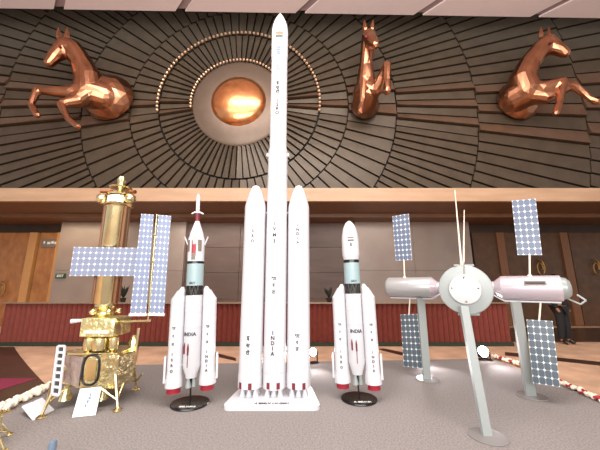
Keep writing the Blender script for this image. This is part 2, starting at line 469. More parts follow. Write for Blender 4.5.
# ------------------------------------------------------------------ red pleated barrier
BY = 7.73
bx0, bx1 = at(6, 303, BY).x, at(506, 303, BY).x
bz = at(300, 303, BY).z
t = thing('pleated_barrier', 'long low barrier of dark red pleated cloth under a metal rail', 'barrier', ((bx0 + bx1) / 2, BY, FZ))
bm = NB(); nP = 100; amp = .045
f0, f1 = [], []
for k in range(nP * 4 + 1):
    x = bx0 + (bx1 - bx0) * k / (nP * 4); y = BY + amp * (0, 1, 0, -1)[k % 4] * .8
    f0.append(bm.verts.new((x, y, .06))); f1.append(bm.verts.new((x, y, bz - .02)))
for k in range(nP * 4): bm.faces.new((f0[k], f0[k + 1], f1[k + 1], f1[k]))
o = build('pleated_cloth', bm, M['curtain'], t, world=True)
s = o.modifiers.new('t', 'SOLIDIFY'); s.thickness = .006
bm = box(NB(), ((bx0 + bx1) / 2, BY, bz + .005), (bx1 - bx0 + .06, .16, .03)); build('top_rail', bm, M['rail'], t, world=True)
bm = box(NB(), ((bx0 + bx1) / 2, BY, (.07 + FZ) / 2), (bx1 - bx0 + .04, .14, .07 - FZ)); build('base_board', bm, M['green'], t, world=True)
for k in range(8):
    x = bx0 + .04 + (bx1 - bx0 - .08) * k / 7
    build('post', box(NB(), (x, BY + .08, (bz + FZ) / 2), (.06, .06, bz - FZ - .02)), M['rail'], t, world=True)
# small dark plants on the rail
def rail_plant(px, label, tall):
    p = at(px, 300, BY); p.z = bz + .02
    t = thing('potted_plant', label, 'plant', p)
    build('pot', lathe(NB(), [(.05, 0), (.075, .10), (.08, .11), (.07, .11)], 12), M['dark'], t, smooth=True)
    bm = NB()
    for k in range(22):
        a = random.random() * 6.28; l = tall * (.5 + .5 * random.random()); s = .25 + .45 * random.random()
        d = Vector((math.cos(a) * s, math.sin(a) * s * .5, 1)).normalized()
        fm = frame_of(d); q = Vector((0, 0, .09))
        w = .035
        v = [q, q + d * l * .55 + fm @ Vector((w, 0, 0)), q + d * l, q + d * l * .55 - fm @ Vector((w, 0, 0)), q + d * l * .5 + fm @ Vector((0, .012, 0))]
        vv = [bm.verts.new(x) for x in v]
        for f in ((0, 1, 4), (1, 2, 4), (2, 3, 4), (3, 0, 4), (0, 3, 2, 1)): bm.faces.new([vv[i] for i in f])
    build('foliage', bm, M['leaf'], t)
rail_plant(123, 'small dark plant in a black pot on the barrier rail beside the gold column', .42)
rail_plant(329, 'small dark plant in a black pot on the barrier rail beside the ogive-nosed rocket', .34)

# signs on the wall
p = at(61, 276, 10.84)
t = thing('exit_sign', 'small green exit sign with white lettering on the left marble panel', 'sign', p)
build('plate', box(NB(), (0, -.02, 0), (.36, .04, .17), bevel=.008), M['exit'], t)
b2 = text_bm('EXIT', .12); bmesh.ops.translate(b2, verts=b2.verts, vec=(0, -.042, 0)); build('lettering', b2, M['whiteink'], t)
p = at(51, 243, 11.2)
t = thing('door_sign', 'grey sign plate above the door left of the marble panel', 'sign', p)
build('plate', box(NB(), (0, .03, 0), (.75, .06, .34), bevel=.01), M['signgrey'], t)
bm = NB()
for k, (x, w) in enumerate(((-.26, .05), (-.08, .12), (.06, .1), (.18, .08))): box(bm, (x, -.004, .02 - .02 * (k % 2)), (w, .01, .09))
build('lettering', bm, M['whiteink'], t)

# ------------------------------------------------------------------ tall rocket
RY = 4.25
rx = at(275.6, 300, RY).x
t = thing('rocket_model', 'very tall white rocket model with two long strap-on boosters on a white plate', 'rocket model', (rx, RY, 0))
pf = [gr(224, 410), gr(320, 410), gr(313, 386, .06), gr(235, 386, .06)]
yF, yB = gr(272, 411).y, RY + .36
bm = NB(); w0, w1 = .60, .50
corners = [(-w0, yF - RY), (w0, yF - RY), (w1, yB - RY), (-w1, yB - RY)]; loop = []
for i, c in enumerate(corners):
    c = Vector(c); a = Vector(corners[i - 1]); b = Vector(corners[(i + 1) % 4])
    p, q = c + (a - c).normalized() * .1, c + (b - c).normalized() * .1
    for k in range(7):
        u = k / 6; loop.append(p * (1 - u) ** 2 + c * 2 * u * (1 - u) + q * u * u)
prism(bm, loop, 0, .05)
plate = build('base_plate', bm, M['white'], t)
b2 = text_bm('4 BMLV LV-GM1', .062)
bmesh.ops.transform(b2, matrix=Matrix.Translation((0, yF - RY + .085, .052)) @ Matrix.Rotation(-PI / 2, 4, 'X'), verts=b2.verts)
build('lettering', b2, M['ink'], plate)
zs = at(275, 391, RY - .16).z                          # skirt bottom
def ogive(r, z0, z1, tip=.12, n=9):
    return [(max(r * (1 - (i / n) ** 1.9) , r * tip * (1 if i < n else .2)), z0 + (z1 - z0) * (i / n)) for i in range(n + 1)]
def nozzles(cx, cy, parent, z_top, z_bot, r, k=3, sp=.085):
    for i in range(k):
        x = cx + (i - (k - 1) / 2) * sp
        for yy in (cy - .06, cy + .06):
            bm = NB(); lathe(bm, [(.042, z_bot), (.040, z_bot + .01), (.022, (z_bot + z_top) / 2), (.014, z_top)], 14, Matrix.Translation((x, yy, 0)))
            build('nozzle', bm, M['white'], parent, smooth=True)
# core stages
zj1 = at(275, 153, RY).z; zj2 = at(278, 60, RY).z; zn = at(279, 33, RY).z; ztop = at(279, 13, RY).z
rc, ru = .152, .134
core = build('core_stage', lathe(NB(), [(rc * 1.0, zs), (rc, zj1 - .06), (rc, zj1)], 40), M['white'], t, smooth=True)
upper = build('upper_stage', lathe(NB(), [(rc, zj1), (ru, zj1 + .07), (ru, zj2)], 40), M['white'], t, smooth=True)
fair = build('payload_fairing', lathe(NB(), [(ru, zj2), (ru + .006, zj2 + .05)] + ogive(ru + .006, zn, ztop, .10), 40), M['white'], t, smooth=True)
bm = NB()
for z, r in ((zj1, rc), (at(276, 178, RY).z, rc), (at(276, 262, RY).z, rc), (zs + .2, rc)): lathe(bm, [(r + .001, z - .008), (r + .003, z), (r + .001, z + .008)], 40, cap=False)
build('seam', bm, M['seam'], core, smooth=True)
bm = NB()
for z, r in ((at(278, 76, RY).z, ru), (zj2, ru + .002), (at(278, 118, RY).z, ru)): lathe(bm, [(r + .001, z - .008), (r + .004, z), (r + .001, z + .008)], 40, cap=False)
build('seam', bm, M['seam'], upper, smooth=True)
for s in (-1, 1):
    bm = NB(); box(bm, (s * (rc + .008), 0, zj1 - .04), (.03, .05, .05))
    build('bracket', bm, M['white'], t)
nozzles(0, 0, core, zs + .02, .05, rc)
def zpix(y): return at(276, y, RY - .15).z
ta = .10
bm = wrap_text(NB(), list('LVM3'), .07, (zpix(222) - zpix(242)) / 3.3, 0, 0, zpix(223), rc, -.12)
wrap_text(bm, ['भा', 'र', 'त'], .068, (zpix(277) - zpix(292)) / 2.2, 0, 0, zpix(278.5), rc, -.12)
wrap_text(bm, list('INDIA'), .068, (zpix(333) - zpix(354)) / 4, 0, 0, zpix(333), rc, -.12)
build('lettering', bm, M['ink'], core)
bm = wrap_text(NB(), ['इ', 'स', 'रो'], .085, (zpix(82) - zpix(91)) / 2, 0, 0, zpix(82), ru, -.1)
wrap_text(bm, list('ISRO'), .08, (zpix(100) - zpix(112)) / 3, 0, 0, zpix(100), ru, -.1)
build('lettering', bm, M['ink'], upper)
rf = ru + .006
M['saffron'] = mat('saffron stripe', (150, 100, 70), .5); M['flaggreen'] = mat('green stripe', (50, 74, 60), .5)
build('flag_stripe', patch(NB(), .13, .055, 0, 0, zpix(32), rf), M['saffron'], fair)
build('flag_stripe', patch(NB(), .13, .05, 0, 0, zpix(35.3), rf), M['flaggreen'], fair)
bm = NB()
for z, w, h in ((zpix(46.5), .06, .05), (zpix(49), .07, .03), (zpix(51.5), .055, .05)): patch(bm, w, h, 0, 0, z, rf, -.05)
build('emblem', bm, M['print'], fair)
bm = NB()
for z, w, h in ((zpix(65), .03, .05), (zpix(67.5), .09, .02)): patch(bm, w, h, 0, 0, z, ru, -.1)
build('emblem', bm, M['print'], upper)
# strap-on boosters
rb = .157; sx = .327
zbt = at(256, 186, RY).z; zbc = at(256, 208, RY).z
for s in (-1, 1):
    prof = [(rb * 1.03, zs + .01), (rb * 1.03, zs + .17), (rb, zs + .19), (rb, zbc)]
    n = 8
    for i in range(1, n + 1):
        q = i / n; prof.append((rb * (1 - .62 * q ** 1.25) if i < n - 1 else rb * (.34 if i == n - 1 else .16), zbc + (zbt - zbc) * (q if i < n - 1 else (.955 if i == n - 1 else 1))))
    bo = build('strap_on_booster', lathe(NB(), prof, 40, Matrix.Translation((s * sx, 0, 0))), M['white'], t, smooth=True)
    nozzles(s * sx, 0, bo, zs + .03, .05, rb)
    zz = zpix(386.5)
    for a in ((-.72, .15) if s < 0 else (-.4, .45)): build('red_vent', patch(NB(), .045, .078, s * sx, 0, zz, rb * 1.03, a), M['maroon'], bo)
    if s < 0:
        bm = wrap_text(NB(), list('ISRO'), .058, (zpix(225) - zpix(240)) / 3, s * sx, 0, zpix(226), rb, -.02)
        wrap_text(bm, ['इ', 'स', 'रो'], .07, (zpix(338) - zpix(353)) / 2, s * sx, 0, zpix(338), rb, -.12)
    else:
        bm = wrap_text(NB(), list('INDIA'), .058, (zpix(225) - zpix(242)) / 4, s * sx, 0, zpix(225.5), rb, -.08)
        wrap_text(bm, ['भा', 'र', 'त'], .066, (zpix(336) - zpix(349)) / 2, s * sx, 0, zpix(336), rb, -.12)
    build('lettering', bm, M['ink'], bo)
    for z in (zs + .45, 2.55): build('strut', tube(NB(), (s * rc * .9, 0, z), (s * (sx - rb * .9), 0, z), .014), M['lightgrey'], bo)
zz = zpix(386.5)
for a in (-.47, .42): build('red_vent', patch(NB(), .045, .078, 0, 0, zz, rc, a), M['maroon'], core)

# ------------------------------------------------------------------ small rockets
def small_rocket(label, base_px, rz, zp, lean_x, crewed, stand_text):
    """zp: heights in metres"""
    g = gr(*base_px)
    t = thing('rocket_model', label, 'rocket model', g, rz)
    rc, rb, sx = .112, .092, .205
    d = NB(); lathe(d, [(.232, 0), (.238, .008), (.232, .022), (.20, .026)], 48)
    st = build('stand_base', d, M['black'], t, smooth=True, label='black round stand base')
    b2 = text_bm(stand_text, .05)
    bmesh.ops.transform(b2, matrix=Matrix.Rotation(-rz, 4, 'Z') @ Matrix.Translation((.02, -.155, .0275)) @ Matrix.Rotation(-PI / 2, 4, 'X'), verts=b2.verts)
    build('lettering', b2, M['whiteink'], st)
    build('stand_rod', tube(NB(), (0, 0, .02), (0, 0, zp['core_b'] + .05), .011), M['black'], t)
    core = build('core_stage', lathe(NB(), [(.068, zp['core_b']), (.072, zp['core_b'] + .03), (rc, zp['taper']), (rc, zp['core_t'])], 36), M['white'], t, smooth=True)
    for x, y, k in ((-.028, -.03, 1), (.035, .0, .8), (0, .045, .9)):
        bm = NB(); lathe(bm, [(.038 * k, zp['noz']), (.034 * k, zp['noz'] + .03), (.018, zp['core_b'] - .015), (.016, zp['core_b'] + .02)], 14, Matrix.Translation((x, y, 0)))
        build('nozzle', bm, M['lightgrey'], core, smooth=True)
    bm = wrap_text(NB(), ['INDIA'], .062, .1, 0, 0, zp['name'], rc, -rz - .05); build('lettering', bm, M['ink'], core)
    bm = NB()
    for z in (zp['core_t'] - .22, zp['core_t'] - .42, zp['name'] + .09): lathe(bm, [(rc + .001, z - .005), (rc + .003, z), (rc + .001, z + .005)], 36, cap=False)
    build('seam', bm, M['seam'], core, smooth=True)
    for i, a in enumerate((-.62, -.12)):
        bm = NB()
        zt_ = zp['name'] - .12 - .01 * i; a2 = a - rz
        p = Vector((math.sin(a2) * (rc + .008), -math.cos(a2) * (rc + .008), 0))
        lathe(bm, [(.010, zt_ - .12), (.012, zt_ - .03), (.003, zt_ + .02)], 8, Matrix.Translation(p))
        if i: lathe(bm, [(.004, zp['taper']), (.004, zt_ - .12)], 6, Matrix.Translation(p))
        build('red_fin', bm, M['maroon'], core)
    build('interstage', lathe(NB(), [(rc * .88, zp['core_t']), (rc * .88, zp['blue_b'])], 30), M['olive'], t, smooth=True)
    bm = NB()
    for k in range(14):
        a = 2 * PI * k / 14; b = 2 * PI * (k + 1) / 14; r = rc * .9
        A = lambda q, z: (r * math.cos(q), r * math.sin(q), z)
        tube(bm, A(a, zp['core_t']), A(b, zp['blue_b']), .005, seg=6); tube(bm, A(b, zp['core_t']), A(a, zp['blue_b']), .005, seg=6)
    build('lattice', bm, M['black'], t)
    bs = build('upper_stage', lathe(NB(), [(rc, zp['blue_b']), (rc, zp['blue_t'])], 36), M['bluegrey'], t, smooth=True, label='pale blue grey upper stage')
    bm = wrap_text(NB(), ['GSLV'], .035, .1, 0, 0, zp['blue_b'] + .035, rc, -rz); build('lettering', bm, M['ink'], bs)
    build('black_band', lathe(NB(), [(rc * .98, zp['blue_t']), (rc * .98, zp['band'])], 36), M['black'], t, smooth=True)
    if crewed:
        zc, zt_ = zp['band'], zp['crew_t']
        cm = build('crew_fairing', lathe(NB(), [(rc, zc), (rc, zt_), (.095, zt_ + .06)], 36), M['white'], t, smooth=True)
        bm = NB(); patch(bm, .06, .22, 0, 0, (zc + zt_) / 2 + .03, rc, -rz + .05); build('window_strip', bm, M['red'], cm)
        bm = NB()
        for a, h in ((.05, .09), (.75, .16), (-.75, .16)): patch(bm, .055, h, 0, 0, (zc + zt_) / 2 + (-.09 if abs(a) < .1 else .06), rc + .001, -rz + a)
        build('dark_window', bm, M['signgrey'], cm)
        for k in range(4):
            a = PI / 4 * 0 + k * PI / 2
            bm = NB(); box(bm, (rc + .022, 0, zt_ - .015), (.012, .07, .13), Matrix.Rotation(.35, 3, 'Y'), .004)
            bmesh.ops.rotate(bm, verts=bm.verts, matrix=Matrix.Rotation(a, 3, 'Z'))
            build('grid_fin', bm, M['white'], cm)
        build('nose_cone', lathe(NB(), [(.095, zt_ + .06), (.09, zt_ + .09), (.03, zp['cone_t'])], 30), M['white'], t, smooth=True)
        build('escape_motor', lathe(NB(), [(.032, zp['cone_t']), (.034, zp['mar_t'])], 20), M['maroon'], t, smooth=True, label='maroon escape motor')
        for k in range(4):
            bm = NB(); box(bm, (.055, 0, zp['mar_t'] + .005), (.06, .022, .018), Matrix.Rotation(.55, 3, 'Y'), .003)
            bmesh.ops.rotate(bm, verts=bm.verts, matrix=Matrix.Rotation(k * PI / 2, 3, 'Z'))
            build('tower_nozzle', bm, M['white'], t)
        build('escape_tower', lathe(NB(), [(.034, zp['mar_t']), (.026, zp['mar_t'] + .03), (.026, zp['top'] - .05), (.02, zp['top'] - .03), (.004, zp['top'])], 20), M['white'], t, smooth=True)
    else:
        z0, z1 = zp['band'], zp['top']; r = .112; h = z1 - z0
        pr = [(rc * .96, z0), (r * 1.02, z0 + .05 * h), (r * 1.1, z0 + .14 * h), (r * 1.1, z0 + .42 * h)]
        for i in range(1, 10):
            q = i / 9; pr.append((r * 1.1 * math.sqrt(max(0, 1 - q ** 2.1)) if i < 9 else .012, z0 + h * (.42 + .58 * q)))
        fa = build('payload_fairing', lathe(NB(), pr, 36), M['white'], t, smooth=True, label='white egg-shaped payload fairing')
        rr = r * 1.1
        build('flag_stripe', patch(NB(), .085, .02, 0, 0, z0 + h * .54, rr * .995, -rz - .1), M['saffron'], fa)
        build('flag_stripe', patch(NB(), .085, .022, 0, 0, z0 + h * .47, rr, -rz - .1), M['flaggreen'], fa)
        bm = NB(); patch(bm, .02, .035, 0, 0, z0 + h * .385, rr, -rz - .1); patch(bm, .04, .012, 0, 0, z0 + h * .34, rr, -rz - .1)
        build('emblem', bm, M['ink'], fa)
    for s in (-1, 1):
        bm = NB(); seg = 30
        mt = Matrix.Translation((s * sx, 0, 0))
        lathe(bm, [(rb * 1.18, zp['bst_b']), (rb * 1.16, zp['bst_b'] + .07), (rb, zp['bst_b'] + .16), (rb, zp['bst_s'])], seg, mt, cap=True)
        # slanted nose leaning in towards the core
        n = 7; prev = None
        for i in range(n + 1):
            q = i / n; rad = rb * (1 - .62 * q) if i < n else rb * .2
            m2 = Matrix.Translation((s * (sx - rb * .55 * min(1, q * 1.05)), 0, zp['bst_s'] + (zp['bst_t'] - zp['bst_s']) * (q if i < n else 1.0) - (.02 if i == n - 1 else 0)))
            ring = [bm.verts.new(m2 @ Vector((rad * math.cos(2 * PI * k / seg), rad * math.sin(2 * PI * k / seg), 0))) for k in range(seg)]
            if prev:
                for k in range(seg): bm.faces.new((prev[k], prev[(k + 1) % seg], ring[(k + 1) % seg], ring[k]))
            else: bm.faces.new(ring[::-1])
            prev = ring
        bm.faces.new(prev)
        bo = build('strap_on_booster', bm, M['white'], t, smooth=True)
        build('red_nozzle', lathe(NB(), [(rb * .92, zp['bst_b'] - .07), (rb * .9, zp['bst_b'] - .02), (rb * .96, zp['bst_b'] + .01)], 26, mt), M['red'], bo, smooth=True, label='crimson nozzle')
        bm = NB(); box(bm, (s * (sx + rb * 1.25), 0, zp['bst_b'] + .21), (.028, .07, .32), None, .008); build('side_fin', bm, M['white'], bo)
        bm = NB(); a = -rz * .6 + (-.1 if s < 0 else .0)
        wrap_text(bm, ['भा', 'र', 'त'], .045, .097, s * sx, 0, zp['name'] + .085, rb, a)
        wrap_text(bm, list('INDIA') if s > 0 else list('ISRO'), .045, .056 if s > 0 else .066, s * sx, 0, zp['bst_b'] + .40, rb + .004, a)
        build('lettering', bm, M['ink'], bo)
        for z in (zp['taper'] + .02, zp['bst_s'] - .1): build('strut', tube(NB(), (s * rc * .9, -.03, z), (s * (sx - rb * .8), -.03, z), .007), M['lightgrey'], bo)
    for ch in list(t.children):                        # the models stand a little out of true on their rods
        if not ch.name.startswith('stand_base'): ch.rotation_euler = (0, math.radians(lean_x), 0)
    return t
def heights(Y, x, d):
    return {k: at(x, v, Y).z for k, v in d.items()}
gl = gr(190, 404); gR = gr(359, 399)
small_rocket('white rocket model with escape tower and two red-tailed boosters, between gold spacecraft and tallest rocket', (190, 404), math.radians(13),
    heights(gl.y, 192, dict(noz=386.5, core_b=377, taper=365, name=333, core_t=295, blue_b=285.5, blue_t=264, band=261.5, crew_t=240, cone_t=221.5, mar_t=213.5, top=194, bst_b=384.5, bst_s=299, bst_t=286.5)), -1.7, True, 'GSLV-F10')
small_rocket('white rocket model with rounded egg-shaped nose and two red-tailed boosters, right of the tallest rocket', (359, 399.5), math.radians(-13),
    heights(gR.y, 354, dict(noz=383.5, core_b=373.5, taper=361, name=330, core_t=293.5, blue_b=283.5, blue_t=263, band=260, top=221, bst_b=382, bst_s=297, bst_t=284)), -1.2, False, 'A GSLV-01')

# ------------------------------------------------------------------ gold spacecraft
GX, GY = -2.72, 4.2
t = thing('spacecraft_model', 'tall gold foil spacecraft model with blue solar panels and splayed legs on the carpet', 'spacecraft model', (GX, GY, 0))
def Z(y, Y=GY): return at(110, y, Y).z
# lower body: faceted box
zb0, zb1 = .22, Z(355, 3.95)
bm = NB()
hexa = [(-.46, -.05), (-.0, -.28), (.42, -.27), (.49, .0), (.34, .30), (-.30, .30)]
prism(bm, hexa, zb0, zb1)
bmesh.ops.bevel(bm, geom=bm.edges[:], offset=.012, segments=1, affect='EDGES')
body = build('lower_body', bm, M['gold'], t)
build('silver_foil', slab(NB(), Vector((-.455, -.065, zb1 - .02)), Vector((-.01, -.288, zb1 - .02)), Vector((-.03, -.28, zb0 + .03)), Vector((-.455, -.065, zb0 + .05)), .012), M['silverfoil'], body, label='crinkled silver mauve foil sheet')
# oval hatch on the front
pts = [(.13 + .10 * math.copysign(abs(math.cos(a)) ** .6, math.cos(a)) - .03, -.28, (zb0 + zb1) / 2 + .03 + .17 * math.copysign(abs(math.sin(a)) ** .7, math.sin(a))) for a in [2 * PI * k / 28 for k in range(29)]]
hx = build('hatch_ring', path(NB(), pts, .014, 6), M['dark'], body, smooth=True, label='dark oval hatch ring')
build('hatch', box(NB(), (.10, -.275, (zb0 + zb1) / 2 + .03), (.14, .02, .26), None, .01), M['goldplain'], body)
build('top_deck', box(NB(), (.06, .0, zb1 + .01), (.66, .5, .025), None, .006), M['goldplain'], t)
# tanks between lower body and upper box
zm0, zm1 = zb1 + .022, Z(336, 4.05)
for x, y, r in ((-.05, -.15, .07), (.1, -.17, .085), (.25, -.12, .06), (-.15, .02, .06), (.06, .1, .1)):
    bm = NB(); h = zm1 - zm0
    lathe(bm, [(r * .5, zm0), (r * .95, zm0 + .12 * h), (r, zm0 + .3 * h), (r, zm0 + .7 * h), (r * .95, zm0 + .88 * h), (r * .5, zm1)], 20, Matrix.Translation((x, y, 0)))
    build('tank', bm, M['goldplain'], t, smooth=True)
zu1 = Z(318, 4.0)
ub = build('upper_box', box(NB(), (.075, -.03, (zm1 + zu1) / 2), (.44, .4, zu1 - zm1), None, .012), M['palegold'], t)
bm = NB()
for k in range(7): ball(bm, (-.05 + .045 * k, -.24, zm1 + .06), .03, (1, .7, .9), 1)
build('white_insulation', bm, M['petal'], ub, smooth=True, label='row of white insulation puffs')
build('side_probe', tube(NB(), (-.14, -.1, (zm1 + zu1) / 2 + .08), (-.33, -.16, (zm1 + zu1) / 2 + .07), .016, .03), M['white'], ub, label='white side probe')
# neck and column
zn1 = Z(304); zc0, zc1 = zn1, Z(207)
build('neck', lathe(NB(), [(.10, zu1), (.12, zu1 + .04), (.09, zu1 + .08), (.13, zn1 - .03), (.13, zn1)], 26), M['goldplain'], t, smooth=True)
for k in range(5):
    a = 2 * PI * k / 5 + .5; build('valve', ball(NB(), (.17 * math.cos(a), .15 * math.sin(a), zu1 + .07), .045), M['goldplain'], t, smooth=True)
col = build('column', lathe(NB(), [(.135, zc0), (.145, zc0 + .02), (.145, zc1 - .02), (.155, zc1)], 36), M['goldplain'], t, smooth=True)
for a in (-1.25, 1.2, 2.6, 3.8):
    p = Vector((math.sin(a) * .165, -math.cos(a) * .165, 0))
    build('conduit', lathe(NB(), [(.022, zc0 + .02), (.022, zc1)], 10, Matrix.Translation(p)), M['frame_dark'], col, smooth=True, label='dark brown conduit')
# head with domes and facets
zh = zc1
hd = build('head_ring', lathe(NB(), [(.17, zh), (.19, zh + .01), (.205, zh + .03), (.13, zh + .05), (.13, zh + .16), (.18, zh + .18), (.10, zh + .20)], 12), M['goldplain'], t)
for x, y in ((-.215, -.06), (.2, -.06), (.0, .2)): build('dome', ball(NB(), (x, y, zh + .11), .082), M['gold'], hd, smooth=True)
bm = NB()
for k in range(3): patch(bm, .085, .1, 0, 0, zh + .10, .15, -.6 + .6 * k, 2)
build('blue_facet', bm, M['panel_wide'], hd, label='pale blue facet tiles')
bm = NB(); lathe(bm, [(.05, zh + .20), (.03, zh + .26), (.15, zh + .285), (.16, zh + .30), (.06, zh + .34), (.05, zh + .38), (.062, zh + .42), (.045, zh + .47), (.01, zh + .49)], 14)
build('finial', bm, M['gold'], hd, smooth=True)
for s, dz in ((-1, .0), (1, -.01)): build('thruster', tube(NB(), (s * .1, -.02, zh + .24 + dz), (s * .26, -.05, zh + .23 + dz), .02, .03, 8), M['horse'], hd)
# solar panels
Yp = 3.97
wp = build('solar_panel', slab(NB(), at(74.4, 247, Yp), at(138.6, 248, Yp), at(134.6, 276, Yp), at(70, 276, Yp), .02), M['panel_wide'], t, world=True, label='wide pale blue solar panel')
build('bracket', tube(NB(), at(106, 262, Yp + .01), at(106, 262, GY - .1), .02), M['goldplain'], wp, world=True)
Yq = 3.86
for q in (((141.7, 214), (153.7, 214.7), (146.2, 313.5), (130.5, 313.5)), ((158.8, 215), (171, 216), (163.8, 313.5), (149.8, 313))):
    sp_ = build('solar_panel', slab(NB(), *[at(x, y, Yq) for x, y in q], .02), M['panel_tall'], t, world=True, label='tall pale blue solar panel')
    bl_, br_ = at(q[3][0] - 1, q[3][1] + 1.2, Yq), at(q[2][0] + .5, q[2][1] + 1.2, Yq)
    build('end_bar', bar(NB(), bl_, br_, .035, .03, Vector((0, 1, 0))), M['petal'], sp_, world=True)
build('panel_mast', tube(NB(), at(157, 214, Yq + .02), at(148, 321, Yq + .02), .009), M['goldplain'], t, world=True)
build('panel_arm', tube(NB(), at(113, 322, GY - .12), at(150, 320.5, Yq + .02), .018), M['goldplain'], t, world=True)
for y in (235, 262, 290):
    xl = 157 - 9 * (y - 214) / 107
    build('hinge', tube(NB(), at(xl - 5, y, Yq), at(xl + 5, y, Yq), .008), M['goldplain'], t, world=True)
# legs
feet = [gr(41, 418), gr(117.5, 411), gr(136, 390), Vector((GX - .42, GY + .55, 0))]
tops = [Vector((GX - .36, GY - .1, .45)), Vector((GX + .38, GY - .24, .45)), Vector((GX + .44, GY + .06, .5)), Vector((GX - .22, GY + .26, .45))]
for f, p in zip(feet, tops):
    bm = NB(); ft = f + Vector((0, 0, .03))
    tube(bm, p, ft, .02, .016)
    side = Vector((-(f - p).y, (f - p).x, 0)).normalized() * .13
    tube(bm, p + side - Vector((0, 0, .2)), p.lerp(ft, .8), .012); tube(bm, p - side - Vector((0, 0, .2)), p.lerp(ft, .8), .012)
    lg = build('leg', bm, M['goldplain'], t, world=True)
    bm = NB(); lathe(bm, [(.05, 0), (.055, .012), (.02, .035)], 14, Matrix.Translation(f)); build('foot_pad', bm, M['goldplain'], lg, world=True, smooth=True)
# engine bells and side tanks below/behind
for x, y in ((-.22, -.2), (.22, -.18), (0, 0)):
    build('engine_bell', lathe(NB(), [(.075, .08), (.06, .13), (.035, .2), (.03, .24)], 18, Matrix.Translation((x, y, 0))), M['gold'], t, smooth=True)
bm = NB(); lathe(bm, [(.03, .42), (.06, .45), (.065, .55), (.065, .72), (.03, .80)], 16, Matrix.Translation((.40, .10, 0)))
tube(bm, (.46, .05, .4), (.47, .05, .9), .018); tube(bm, (.3, .1, .5), (.46, .06, .5), .02); tube(bm, (.3, .1, .68), (.46, .06, .68), .02)
build('side_tank', bm, M['goldplain'], t, smooth=True)
# perforated white ramp leaning at the left side
rt, rbm = at(58, 346, 3.93), at(52, 394, 3.72)
rt2, rb2 = at(65, 346, 3.96), at(59.5, 395, 3.75)
bm = NB(); bar(bm, rt, rbm, .02, .02); bar(bm, rt2, rb2, .02, .02)
for k in range(8): bar(bm, rt.lerp(rbm, k / 7), rt2.lerp(rb2, k / 7), .026, .016, Vector((0, 0, 1)))
rmp = build('ramp_frame', bm, M['white'], t, world=True, label='white ladder-like ramp frame')
mid = Vector((.0, .012, 0))
build('ramp_backing', slab(NB(), rt + mid, rt2 + mid, rb2 + mid, rbm + mid, .01), M['dark'], rmp, world=True, label='black backing')

# ------------------------------------------------------------------ placards
def placard(label, tl, tr, br, bl, lines):
    c = (bl + br) / 2
    t = thing('information_card', label, 'information card', c)
    cd = build('card', slab(NB(), tl, tr, br, bl, .012), M['paper'], t, world=True)
    n = (tr - tl).cross(bl - tl).normalized()
    if n.y > 0: n = -n
    bm = NB()
    P = lambda u, v: tl.lerp(tr, u).lerp(bl.lerp(br, u), v) + n * .0075
    for u0, u1, v0, v1 in lines:
        slab(bm, P(u0, v0), P(u1, v0), P(u1, v1), P(u0, v1), .002)
    build('printing', bm, M['print'], cd, world=True)
    b = NB(); m_ = tl.lerp(tr, .5); f = Vector((m_.x, m_.y + .1, 0)); f.y = max(f.y, m_.y + .05)
    tube(b, m_ - n * .01, f, .006); build('prop', b, M['dark'], t, world=True)
bl, br = gr(72, 418), gr(95.5, 415.5)
placard('white card with small rocket picture propped at the foot of the gold spacecraft', at(80.3, 389, bl.y + .14), at(101.7, 386.8, br.y + .14), br + Vector((0, 0, .004)), bl + Vector((0, 0, .004)),
        [(.18, .92, .76, .78), (.25, .85, .83, .85), (.52, .60, .2, .32), (.5, .62, .34, .42), (.46, .56, .44, .56), (.42, .5, .58, .7), (.62, .68, .14, .2)])
bl, br = gr(33, 421), gr(54, 410.5)
placard('white card lying tilted beside the white flower garland', at(22, 406.5, bl.y + .16), at(42, 398, br.y + .2), br + Vector((0, 0, .004)), bl + Vector((0, 0, .004)),
        [(.15, .3, .2, .75), (.5, .85, .4, .5), (.45, .8, .55, .62), (.55, .9, .28, .34)])

# ------------------------------------------------------------------ garlands
def garland(label, pix, n, r, redmod, petals=9):
    pts = [gr(x, y) for x, y in pix]
    t = thing('flower_garland', label, 'garland', pts[0])
    L = [0]
    for a, b in zip(pts, pts[1:]): L.append(L[-1] + (b - a).length)
    def along(s):
        for k in range(len(pts) - 1):
            if s <= L[k + 1]: return pts[k].lerp(pts[k + 1], (s - L[k]) / (L[k + 1] - L[k]))
        return pts[-1]
    for i in range(n):
        bf = NB()
        p = along(L[-1] * (i + .5) / n); isr = redmod and i % redmod == redmod - 1
        for k in range(petals):
            q = p + Vector((random.uniform(-.8, .8) * r, random.uniform(-.8, .8) * r, r * (.45 + .55 * random.random())))
            ball(bf, q, r * (.42 if isr else .5) * random.uniform(.8, 1.1), sub=1)
        build('flower_cluster', bf, M['redpetal'] if isr else M['petal'], t, world=True, smooth=True, label='red flower cluster' if isr else None)
    build('cord', path(NB(), [p + Vector((0, 0, .012)) for p in pts], .012, 6), M['dark'], t, world=True)
garland('thick white flower garland along the left carpet edge', [(-4, 416), (14, 405.5), (30, 398.5), (44, 391.5), (62, 384)], 14, .072, 0)
garland('red and white flower garland along the right carpet edge', [(494, 358), (514, 364), (530, 370), (552, 380.5), (575, 390.5), (600, 402), (625, 414)], 34, .056, 3)

